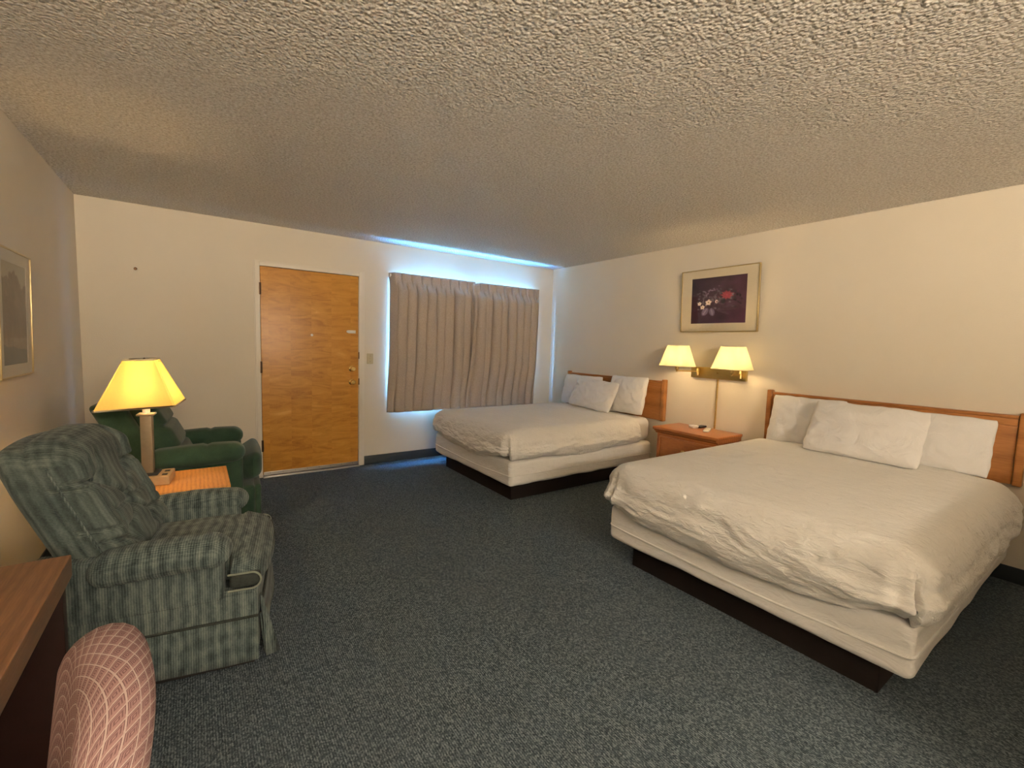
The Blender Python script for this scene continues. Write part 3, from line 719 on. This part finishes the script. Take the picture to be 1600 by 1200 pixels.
def still_life(xx, yy):
    n = vnoise(xx, yy, 7, 1)
    bg = np.stack([0.19+0.10*xx, 0.145+0.05*xx, 0.20+0.06*xx], -1)*(0.75+0.5*n[..., None])
    img = bg.copy(); rr = random.Random(11)
    tab = (yy > 0.70)[..., None]; img = np.where(tab, img*np.array([0.95, 0.82, 0.95]), img)
    img = blob(img, xx, yy, 0.5, 0.703, 0.6, 0.006, (0.36, 0.28, 0.33), 0, 0.5, 0.6)
    for i in range(100):
        x = rr.uniform(0.10, 0.80); y = 0.46+rr.gauss(0, 0.10)
        c = rr.uniform(0.20, 0.56); img = blob(img, xx, yy, x, y, rr.uniform(.02, .05), rr.uniform(.01, .03), (c*0.95, c*0.92, c), rr.uniform(-1.5, 1.5), 0.6, 0.7)
    for i in range(24):
        x = 0.36+rr.gauss(0, 0.07); y = 0.30-(x-0.36)*0.6+rr.gauss(0, 0.03)
        img = blob(img, xx, yy, x, y, 0.017, 0.013, (0.55, 0.48, 0.56), rr.uniform(-1, 1), 0.7, 0.75)
    for cx, cy, r, rot in ((0.27, 0.74, 0.11, 2.1), (0.40, 0.75, 0.10, 1.35)):
        img = blob(img, xx, yy, cx, cy, r, r*0.62, (0.42, 0.38, 0.48), rot, 0.35, 0.95)
        img = blob(img, xx, yy, cx, cy, r*0.95, 0.008, (0.58, 0.53, 0.60), rot, 0.6, 0.9)
        for k in range(-3, 4):
            img = blob(img, xx, yy, cx+0.024*k*math.cos(rot), cy+0.024*k*math.sin(rot), 0.035, 0.003, (0.56, 0.52, 0.60), rot+0.9, 0.7, 0.6)
            img = blob(img, xx, yy, cx+0.024*k*math.cos(rot), cy+0.024*k*math.sin(rot), 0.035, 0.003, (0.56, 0.52, 0.60), rot-0.9, 0.7, 0.6)
    for i in range(8): img = blob(img, xx, yy, 0.50+0.025*i, 0.72+0.02*math.sin(i*2.1)+0.008*i, 0.028, 0.014, (0.33, 0.27, 0.32), i*0.9, 0.6, 0.8)
    for i in range(6): img = blob(img, xx, yy, 0.64+0.02*i, 0.66-0.01*i, 0.03, 0.016, (0.30, 0.26, 0.32), i*1.2, 0.6, 0.6)
    for cx, cy, r in ((0.33, 0.54, 0.062), (0.22, 0.64, 0.045), (0.16, 0.56, 0.040)):
        img = blob(img, xx, yy, cx, cy, r, r*1.15, (0.88, 0.82, 0.76), 0.4, 0.35, 0.95, 5, 0.16)
        img = blob(img, xx, yy, cx, cy, r*0.3, r*0.3, (0.45, 0.42, 0.25), 0, 0.6)
    img = blob(img, xx, yy, 0.48, 0.53, 0.034, 0.042, (0.82, 0.73, 0.72), 0, 0.3); img = blob(img, xx, yy, 0.485, 0.535, 0.016, 0.02, (0.25, 0.13, 0.16), 0, 0.4)
    img = blob(img, xx, yy, 0.60, 0.53, 0.05, 0.055, (0.16, 0.15, 0.19), 0, 0.4, 0.9)
    for k in range(7): img = blob(img, xx, yy, 0.66, 0.40, 0.105-0.013*k, 0.090-0.011*k, ((0.42, 0.15, 0.20) if k % 2 else (0.70, 0.30, 0.34)), k*0.5, 0.3, 0.75, 9+k, 0.18)
    for i in range(14): img = blob(img, xx, yy, 0.66+rr.gauss(0, .09), 0.40+rr.gauss(0, .05), .02, .007, (0.55, 0.20, 0.26), rr.uniform(-1.5, 1.5), .6, .7)
    for i in range(10): img = blob(img, xx, yy, 0.86+rr.gauss(0, .04), 0.52+rr.gauss(0, .06), .03, .02, (0.13, 0.12, 0.15), rr.uniform(-1, 1), .6, .7)
    return img*1.12*(0.9+0.2*vnoise(xx, yy, 40, 5)[..., None])
def landscape(xx, yy):
    n = vnoise(xx, yy, 5, 3); n2 = vnoise(xx, yy, 22, 4)
    sky = np.stack([0.60+0*xx, 0.55+0*xx, 0.45+0*xx], -1)
    tree = np.stack([0.42+0.12*(n2-0.5), 0.34+0.10*(n2-0.5), 0.26+0.08*(n2-0.5)], -1)*(0.75+0.5*n[..., None])
    edge = 0.10+0.22*np.abs(xx-0.50)+0.20*(n-0.5)+0.10*(n2-0.5)
    img = np.where((yy > edge)[..., None], tree, sky*(0.95+0.1*n[..., None]))
    img = blob(img, xx, yy, 0.45, 0.56, 0.40, 0.16, (0.30, 0.25, 0.20), 0, 0.9, 0.6)
    bank = (yy > 0.72+0.03*n)[..., None]; img = np.where(bank, np.stack([0.50+0.2*(n2-.5), 0.43+0.18*(n2-.5), 0.35+0.14*(n2-.5)], -1), img)
    wat = (yy > 0.83+0.06*(xx-0.5)+0.03*(n-0.5))[..., None]
    return np.where(wat, np.stack([0.33+0.1*(n2-.5), 0.33+0.1*(n2-.5), 0.31+0.1*(n2-.5)], -1)*(0.8+0.4*n[..., None]), img)

def picture(name, loc, rz, tilt, w_, h_, pw, ph, img, frame_t, matkey, lab):
    o = empty(name, loc); o.rotation_euler = (tilt, 0, rz); tag(o, lab, 'picture')   # local: X across, Z up, faces -Y
    f = 0.009
    fm = MB()
    for (x0, x1, z0, z1) in ((-w_/2, w_/2, h_/2-f, h_/2), (-w_/2, w_/2, -h_/2, -h_/2+f), (-w_/2, -w_/2+f, -h_/2+f, h_/2-f), (w_/2-f, w_/2, -h_/2+f, h_/2-f)):
        fm.box(x0, x1, -frame_t/2, frame_t/2, z0, z1, 0.002)
    fm.build('frame', 'gilt', o)
    mt = MB(); a, b = pw/2, ph/2; A, Bz = w_/2-f, h_/2-f
    for (x0, x1, z0, z1) in ((-A, A, b, Bz), (-A, A, -Bz, -b), (-A, -a, -b, b), (a, A, -b, b)): mt.box(x0, x1, -0.003, 0.002, z0, z1)
    mt.build('mat_board', matkey, o, smooth=False)
    MB().box(-A, A, 0.003, 0.006, -Bz, Bz).build('backing', 'desk_dark', o, smooth=False)
    p_ = print_mesh(pw+0.004, ph+0.004, img, o); p_.location = (0, 0.0005, 0)
    MB().box(-A, A, -0.0075, -0.0060, -Bz, Bz).build('glass', 'picture_glass', o, smooth=False)
    return o
# faces -X: local -Y must point to world -X, so rotate by -90 degrees
picture('floral_picture', (R-0.038, 2.428, 1.852), -math.pi/2, 0.045, 0.775, 0.60, 0.55, 0.435, paint(150, 120, still_life), 0.024, 'mat_board', 'gold framed dark flower still life print above the wall lamp')
picture('landscape_picture', (L+0.022, 3.232, 1.440), math.pi/2, 0.02, 0.50, 0.615, 0.37, 0.49, paint(80, 110, landscape), 0.020, 'mat_board_grey', 'narrow framed faded landscape print on the wall above the sage armchair')

# ================================================================== armchairs
def sage_chair():
    o = empty('armchair', (-0.140, 2.430, 0), math.radians(-10)); tag(o, 'sage green striped armchair with a tufted back, beside the desk', 'armchair')
    MB().box(-0.33, 0.37, -0.30, 0.30, 0.0, 0.045).build('plinth', 'black', o, smooth=False)
    cushion((0.015, 0, 0.19), (0.375, 0.318, 0.142), 0.03, 3, 6).build('base', 'sage', o)
    # skirt flaps: sides, front, back, each slightly flared
    def flap(p0, p1, nrm):
        def pt(u, v):
            x = p0[0]+(p1[0]-p0[0])*u; y = p0[1]+(p1[1]-p0[1])*u; fl = 0.006+0.016*v+0.004*math.sin(u*9)*v
            return (x+nrm[0]*fl, y+nrm[1]*fl, 0.215-v*0.178)
        k = MB().grid(24, 6, pt).build('skirt', 'sage', o)
        s_ = k.modifiers.new('thickness', 'SOLIDIFY'); s_.thickness = 0.006; s_.offset = 0
        MB().tube([(p0[0]+(p1[0]-p0[0])*i/12+nrm[0]*0.007, p0[1]+(p1[1]-p0[1])*i/12+nrm[1]*0.007, 0.2165) for i in range(13)], 0.005, 6).build('skirt_seam', 'sage_dark', k)
    flap((-0.355, -0.318), (0.390, -0.318), (0, -1)); flap((-0.355, 0.318), (0.390, 0.318), (0, 1))
    flap((0.390, -0.312), (0.390, 0.312), (1, 0)); flap((-0.360, -0.312), (-0.360, 0.312), (-1, 0))
    pl = MB().grid(5, 6, lambda u, v: (0.402+0.05*v*(0.3+u), -0.325+0.02*u+0.0*v, 0.30-0.27*v)).build('corner_pleat', 'sage', o)
    s_ = pl.modifiers.new('thickness', 'SOLIDIFY'); s_.thickness = 0.006
    for sg in (-1, 1):
        sp = MB().prism([(-0.34, 0.30), (0.268, 0.30), (0.268, 0.515), (-0.10, 0.53), (-0.30, 0.56)], 0.245, 0.325) if sg > 0 else MB().prism([(-0.34, 0.30), (0.268, 0.30), (0.268, 0.515), (-0.10, 0.53), (-0.30, 0.56)], -0.325, -0.245)
        pn = sp.build('arm_panel', 'sage', o, smooth=False)
        bv = pn.modifiers.new('soft', 'BEVEL'); bv.width = 0.018; bv.segments = 3
        arm = cushion((0, 0, 0), (0.21, 0.078, 0.052), 0.050, 5, 14, (0.012, 0, 0.010))
        def am(x, y, z, sg=sg):
            k = (x+0.21)/0.42
            zz = z+0.520+0.008*math.sin(k*3)-0.012*(1-k)
            return (x+0.080+0.004*nz(y*9, z*9, 2), sg*(0.315+0.010*(1-k))+y*(0.85+0.15*k)+0.0*sg, zz-0.012*max(0, sg*y/0.078)+0.004*nz(x*16, y*10, sg))
        arm.move(am).build('armrest', 'sage', o)
    # seat cushion with boxed front
    sc_ = cushion((0.115, 0, 0.402), (0.300, 0.238, 0.066), 0.045, 5, 18, (0.02, 0, 0.022))
    def tee(x, y, z):
        k = sstep(0.275, 0.315, x); ny = y*(1+k*0.36)
        zz = z-0.040*sstep(0.25, 0.42, x)*(1 if z > 0.40 else 0.1)+0.0055*nz(x*7, y*7, 1)
        return (x-0.02*(abs(ny)/0.33)**3*k, ny, zz)
    seat = sc_.move(tee).build('seat_cushion', 'sage', o)
    # dark boxing band with piping where the cushion wraps in front of the arm
    for sg in (-1, 1):
        bx = cushion((0.345, sg*0.316, 0.377), (0.056, 0.016, 0.030), 0.014, 3, 4).build('cushion_boxing', 'sage_dark', seat)
        loop = []
        for i in range(25):
            a = -math.pi/2+math.pi*i/24; loop.append((0.368+0.034*math.cos(a), sg*0.334, 0.377+0.034*math.sin(a)))
        loop = [(0.285, sg*0.334, 0.343)]+loop+[(0.285, sg*0.334, 0.411)]
        MB().tube(loop, 0.0042, 6).build('piping', 'sage_piping', seat)
    # back: outer shell, then the tufted cushion
    tilt = math.atan(0.43)
    def lean(x, y, z): return (x-0.43*(z-0.55), y, z)
    sh = cushion((-0.205, 0, 0.60), (0.060, 0.285, 0.335), 0.050, 4, 12, (0.01, 0, 0.02))
    sh.move(lambda x, y, z: lean(x-0.015+0.02*(abs(y)/0.28)**2, y*(1-0.10*sstep(0.75, 0.97, z)), z)).build('back_shell', 'sage_back', o)
    BUT = [(-0.115, 0.345), (0.115, 0.345), (0.0, 0.215), (-0.115, 0.095), (0.115, 0.095)]
    SEG = [(0, 2), (1, 2), (2, 3), (2, 4)]
    def dseg(p, a, b):
        ax, ay = a; bx, by = b; vx, vy = bx-ax, by-ay; t_ = max(0, min(1, ((p[0]-ax)*vx+(p[1]-ay)*vy)/(vx*vx+vy*vy)))
        return math.hypot(p[0]-ax-vx*t_, p[1]-ay-vy*t_), t_
    bc = cushion((0, 0, 0), (0.085, 0.268, 0.262), 0.060, 6, 64, (0.012, 0, 0.03))
    def tuft(x, y, z):
        h_ = z+0.262; d_ = 0.0
        if x > 0:
            for b_ in BUT: d_ += 0.052*math.exp(-((math.hypot(y-b_[0], h_-b_[1])/0.034)**2))
            c_ = 0
            for i, j in SEG:
                q, t_ = dseg((y, h_), BUT[i], BUT[j]); c_ = max(c_, 0.034*math.exp(-(q/0.011)**2)*(0.5+abs(t_-0.5)))
            for (yb, zb_) in BUT:
                if yb != 0:
                    q, t_ = dseg((y, h_), (yb, zb_), (math.copysign(0.27, yb), zb_+0.03)); c_ = max(c_, 0.030*math.exp(-(q/0.010)**2))
                    if zb_ > 0.3:
                        q, t_ = dseg((y, h_), (yb, zb_), (yb*0.75, 0.50)); c_ = max(c_, 0.026*math.exp(-(q/0.013)**2)*(1-t_))
            for yb in (-1, 1):
                q, t_ = dseg((y, h_), (0, 0.215), (yb*0.19, 0.215+0.01)); c_ = max(c_, 0.014*math.exp(-(q/0.009)**2)*(1-0.5*t_))
            bol = 0.014*math.exp(-((abs(y)-0.222)/0.040)**2)*sstep(0.0, 0.06, h_)*(1-sstep(0.45, 0.52, h_)) - 0.020*math.exp(-((abs(y)-0.172)/0.014)**2)
            d_ = d_+c_-bol
            d_ -= 0.006*nz(y*9, h_*9, 4)
        for zc in (0.17, 0.345):    # seams round the side bolsters
            d2 = 0.016*math.exp(-((h_-zc)/0.008)**2)
            if abs(y) > 0.20: y -= math.copysign(d2, y)
        y2 = y*(1-0.16*sstep(0.42, 0.54, h_))*(1.0+0.03*math.sin(h_*6))
        xs = x-d_*max(0, min(1, x/0.05))
        roll = 0.020*sstep(0.36, 0.50, h_)
        return (xs+roll, y2, z)
    bk = bc.move(tuft).move(lambda x, y, z: lean(x-0.135, y, z*0.92+0.715)).build('back_cushion', 'sage_back', o, angle=80)
    for (yb, zb_) in BUT:
        z = (zb_-0.262)*0.92+0.715; x = -0.135+0.085-0.036-0.43*(z-0.55)
        MB().lathe([(0.009, -0.004), (0.010, 0.0), (0.007, 0.004), (0, 0.006)], (0, 0, 0), 10, 'X').move(lambda a, b, c: (x-a*1.0, yb+b, z+c)).build('button', 'sage_back', bk)
    for sg in (-1, 1):   # welt down each side of the cushion
        MB().tube([lean(-0.135+0.016, sg*(0.2685*(1-0.16*sstep(0.42, 0.54, q))*(1.0+0.03*math.sin(q*6))+0.001), (q-0.262)*0.92+0.715) for q in [0.07+0.37*i/16 for i in range(17)]], 0.0040, 6).build('welt', 'sage', bk)
    return o
sage_chair()

def green_chair():
    o = empty('armchair', (-0.03, 3.86, 0), math.radians(-3)); tag(o, 'dark bottle green armchair behind the lamp table, near the door', 'armchair')
    MB().box(-0.30, 0.33, -0.29, 0.29, 0.0, 0.045).build('plinth', 'black', o, smooth=False)
    cushion((0.02, 0, 0.19), (0.345, 0.325, 0.150), 0.03, 3, 6).build('base', 'velour', o)
    cushion((0.382, 0, 0.190), (0.020, 0.315, 0.150), 0.018, 3, 6).build('footrest_panel', 'velour', o)
    for sg in (-1, 1):
        cushion((-0.02, sg*0.298, 0.40), (0.315, 0.050, 0.165), 0.03, 3, 6).build('arm_panel', 'velour', o)
        arm = cushion((0, 0, 0), (0.255, 0.085, 0.060), 0.055, 5, 16, (0.01, 0, 0.012))
        arm.move(lambda x, y, z: (x+0.045, y+sg*0.305, z+0.582+0.006*math.sin(x*6)-0.010*math.exp(-((x-0.05)/0.007)**2)*(1 if z > 0 else 0))).build('armrest', 'velour', o)
    st_ = cushion((0.12, 0, 0.435), (0.285, 0.222, 0.075), 0.05, 5, 12, (0.015, 0, 0.02))
    st_.move(lambda x, y, z: (x, y*(1+0.42*sstep(0.28, 0.34, x)), z+0.055*sstep(0.26, 0.40, x)*(1 if z > 0.42 else 0.3))).build('seat_cushion', 'velour', o)
    def lean(x, y, z): return (x-0.46*(z-0.55), y, z)
    sh = cushion((-0.235, 0, 0.585), (0.085, 0.315, 0.345), 0.035, 3, 12)
    sh.move(lambda x, y, z: lean(x+0.03*sstep(0.6, 0.4, z), y, z)).build('back_shell', 'velour', o)
    bc = cushion((0, 0, 0), (0.085, 0.262, 0.235), 0.07, 5, 30, (0.015, 0, 0.02))
    def seg(x, y, z):
        d_ = 0
        if x > 0:
            for zc in (-0.07, 0.08): d_ += 0.028*math.exp(-((z-zc)/0.012)**2)
        return lean(x-d_-0.10, y, z+0.695)
    bk = bc.move(seg).build('back_cushion', 'velour', o, angle=80)
    return o
green_chair()

# ================================================================== lamp table and lamp
tb = empty('end_table', (-0.175, 3.070, 0)); tag(tb, 'golden oak end table between the two armchairs under the lamp', 'table')
MB().box(-0.315, 0.315, -0.220, 0.220, 0.530, 0.556, 0.003).build('tabletop', 'oak_top', tb)
MB().box(-0.30, 0.30, -0.205, 0.205, 0.470, 0.5295).build('apron', 'oak_top', tb, smooth=False)
for sx_ in (-1, 1):
    for sy_ in (-1, 1): MB().box(sx_*0.275-0.022, sx_*0.275+0.022, sy_*0.180-0.022, sy_*0.180+0.022, 0, 0.4695, 0.003).build('leg', 'oak_top', tb)
MB().box(-0.25, 0.25, -0.155, 0.155, 0.16, 0.18).build('shelf', 'oak_top', tb, smooth=False)

LX, LY, LZ = -0.222, 3.095, 0.5565
lp = empty('table_lamp', (LX, LY, LZ), math.radians(-7)); tag(lp, 'table lamp with a glowing yellow tapered square shade on the oak end table', 'lamp')
bs = MB().box(-0.080, 0.100, -0.085, 0.085, 0, 0.048, 0.004).build('outlet_block', 'lamp_block', lp)
MB().box(-0.070, 0.045, -0.055, 0.055, 0.0482, 0.058, 0.003).build('foot', 'black', lp)
for yy_ in (-0.045, 0.03): MB().box(0.062, 0.086, yy_-0.012, yy_+0.018, 0.0482, 0.051, 0.001).build('outlet', 'black', bs)
MB().box(-0.029, 0.021, -0.025, 0.025, 0.058, 0.372, 0.003).build('column', 'lamp_column', lp)
MB().box(-0.042, 0.034, -0.038, 0.038, 0.372, 0.382, 0.003).build('cap', 'lamp_column', lp)
MB().lathe([(0.017, 0.382), (0.017, 0.44), (0.013, 0.445)], (-0.004, 0, 0), 14).build('socket', 'white_plastic', lp)
MB().lathe([(0.012, 0.445), (0.028, 0.475), (0.033, 0.505), (0.026, 0.535), (0, 0.548)], (-0.004, 0, 0), 16).build('bulb', 'bulb_glow', lp)
zb, zt = 0.428, 0.672; hb, ht = 0.164, 0.066
def ringpt(h): # square with small cut corners
    c = 0.05*h; return [(h, -h+c), (h, h-c), (h-c, h), (-h+c, h), (-h, h-c), (-h, -h+c), (-h+c, -h), (h-c, -h)]
vs = []; fs = []; NR = 9
for i in range(NR):
    k = i/(NR-1); h_ = hb*(1-k)+ht*k
    vs += [(x-0.016, y, zb+(zt-zb)*k+0.055*x) for x, y in ringpt(h_)]   # the shade sits a little crooked
for i in range(NR-1):
    for j in range(8): fs.append((i*8+j, i*8+(j+1) % 8, (i+1)*8+(j+1) % 8, (i+1)*8+j))
shd = MB().add(vs, fs).build('shade', 'table_shade', lp, angle=20)
for k, nm in ((0, 'bottom_trim'), (NR-1, 'top_trim')):
    rg = vs[k*8:k*8+8]; o_ = MB(); dz = 0.009
    for j in range(8):
        p, q = rg[j], rg[(j+1) % 8]; e = 1.012
        o_.add([(p[0]*e, p[1]*e, p[2]-dz*0.5), (q[0]*e, q[1]*e, q[2]-dz*0.5), (q[0]*e, q[1]*e, q[2]+dz*0.5), (p[0]*e, p[1]*e, p[2]+dz*0.5)], [(0, 1, 2, 3)])
    to = o_.build(nm, 'shade_trim', shd); s_ = to.modifiers.new('thickness', 'SOLIDIFY'); s_.thickness = 0.003; s_.offset = 0
MB().tube([(-ht, 0, zt-0.008), (ht, 0, zt-0.008)], 0.002, 6).tube([(0, -ht, zt-0.008), (0, ht, zt-0.008)], 0.002, 6).build('spider', 'brass', shd)
MB().tube([(-0.004+0.038*math.sin(a)*(1 if True else 1), 0, 0.43+(zt-0.008-0.43)*(1-math.cos(a))/2) for a in [math.pi*i/12 for i in range(13)]], 0.002, 6).tube([(-0.004-0.038*math.sin(a), 0, 0.43+(zt-0.008-0.43)*(1-math.cos(a))/2) for a in [math.pi*i/12 for i in range(13)]], 0.002, 6).build('harp', 'brass', lp)
MB().lathe([(0.006, 0), (0.009, 0.006), (0.005, 0.014), (0, 0.018)], (-0.004, 0, zt-0.008), 12).build('finial', 'bronze', lp)
lt = bpy.data.lights.new('bulb_light', 'POINT'); lt.energy = TABLE_LAMP_W; lt.color = (1.0, 0.62, 0.24); lt.shadow_soft_size = 0.035
lo = bpy.data.objects.new('bulb_light', lt); COL.objects.link(lo); lo.parent = lp; lo.location = (-0.004, 0, 0.50)

# ================================================================== desk and its chair
dk = empty('desk', (-0.515, 0.90, 0)); tag(dk, 'dark walnut desk top along the left wall in the near corner', 'desk')
MB().box(-0.222, 0.222, -0.76, 0.76, 0.694, 0.755, 0.003).build('desktop', 'desk_wood', dk)
for y in (-0.735, 0.715): MB().box(-0.215, 0.212, y-0.018, y+0.018, 0.0, 0.6935, 0.002).build('side_panel', 'desk_dark', dk)
MB().box(-0.205, -0.185, -0.715, 0.695, 0.25, 0.6935).build('modesty_panel', 'desk_dark', dk, smooth=False)

ch = empty('desk_chair', (-0.322, 0.71, 0), math.radians(10)); tag(ch, 'mauve lattice patterned desk chair tucked in at the desk', 'chair')
def chair_back():
    W, ZT, TH = 0.235, 0.955, 0.074
    nu, nv = 60, 60; vs = []; fs = []; uv = []
    for i in range(nu):
        a = (i/(nu-1))*2-1; y = a*W
        ztop = ZT-0.155*abs(a)**2.6; zbot = 0.50+0.05*abs(a)**3
        th = TH*max(0.0, 1-abs(a)**4)**0.5; rt = th*0.5
        for j in range(nv):
            v = j/(nv-1)
            # profile loop: outer face up, over the top, inner face down
            if v < 0.42: k = v/0.42; px = 0.5*th*(0.75+0.25*math.sin(math.pi*k*0.5)); pz = zbot+(ztop-rt-zbot)*k
            elif v < 0.58: k = (v-0.42)/0.16; px = 0.5*th*math.cos(k*math.pi); pz = ztop-rt+rt*math.sin(k*math.pi)
            else: k = (v-0.58)/0.42; px = -0.5*th*(1.0-0.15*k); pz = ztop-rt-(ztop-rt-zbot)*k
            cx = -0.030*a*a+0.030+0.058*(pz-0.5)/0.45
            vs.append((0.145+cx+px, y, pz))
            arcv = (pz if v < 0.5 else (2*ztop-pz))+(-px+0.5*th)*0.9
            uv.append((y, arcv))
    for i in range(nu-1):
        for j in range(nv-1): fs.append((i*nv+j, (i+1)*nv+j, (i+1)*nv+j+1, i*nv+j+1))
    me = bpy.data.meshes.new('backrest'); me.from_pydata(vs, [], fs)
    ul = me.uv_layers.new(name='UVMap')
    for lp_ in me.loops: ul.data[lp_.index].uv = uv[lp_.vertex_index]
    for p in me.polygons: p.use_smooth = True
    me.materials.append(M['mauve']); ob = bpy.data.objects.new('backrest', me); COL.objects.link(ob); ob.parent = ch
chair_back()
def uvcush(name, mb):
    ob = mb.build(name, 'mauve', ch); ul = ob.data.uv_layers.new(name='UVMap')
    for l_ in ob.data.loops:
        c = ob.data.vertices[l_.vertex_index].co; ul.data[l_.index].uv = (c.y, c.x+c.z)
    return ob
uvcush('seat', cushion((-0.07, 0, 0.445), (0.215, 0.225, 0.042), 0.035, 4, 8, (0, 0, 0.015)))
for sg in (-1, 1):
    MB().tube([(0.10, sg*0.19, 0.40), (0.14, sg*0.19, 0.50), (0.165, sg*0.19, 0.60)], 0.013, 8).build('back_support', 'desk_dark', ch)
    for x in (-0.24, 0.12): MB().tube([(x, sg*0.185, 0.405), (x+(0.03 if x > 0 else -0.02), sg*0.195, 0.0)], [0.018, 0.013], 10).build('leg', 'desk_dark', ch)

# ================================================================== unseen fill light added on the wall behind the camera
vl = empty('fill_wall_light', (0.55, B, 2.02)); tag(vl, 'long unseen wall light added behind the camera as room fill', 'lamp')
MB().box(-0.62, 0.62, 0.0005, 0.03, -0.06, 0.06, 0.004).build('backplate', 'steel', vl)
MB().box(-0.60, 0.60, 0.031, 0.11, -0.05, 0.05, 0.02).build('diffuser', 'fill_glow', vl)

# ================================================================== unseen uplighter added behind the camera to brighten the ceiling
fl = empty('fill_uplighter', (-0.15, -1.85, 0)); tag(fl, 'unseen uplighter added behind the camera as ceiling fill', 'lamp')
MB().lathe([(0.14, 0.0), (0.14, 0.015), (0.03, 0.030), (0.0, 0.032)], (0, 0, 0), 28).build('base', 'bronze', fl)
MB().tube([(0, 0, 0.03), (0, 0, 1.62)], 0.012, 12).build('pole', 'bronze', fl)
MB().lathe([(0.02, 1.60), (0.09, 1.63), (0.15, 1.69), (0.17, 1.735), (0.165, 1.735), (0.145, 1.695), (0.085, 1.638), (0.0, 1.63)], (0, 0, 0), 32).build('bowl', 'white_plastic', fl)
MB().lathe([(0.012, 1.64), (0.030, 1.68), (0.032, 1.70), (0.022, 1.725), (0.0, 1.732)], (0, 0, 0), 16).build('bulb', 'bulb_glow', fl)
lt = bpy.data.lights.new('bulb_light', 'POINT'); lt.energy = FILL_UPLIGHT_W; lt.color = FILL; lt.shadow_soft_size = 0.035
lo = bpy.data.objects.new('bulb_light', lt); COL.objects.link(lo); lo.parent = fl; lo.location = (0, 0, 1.728)
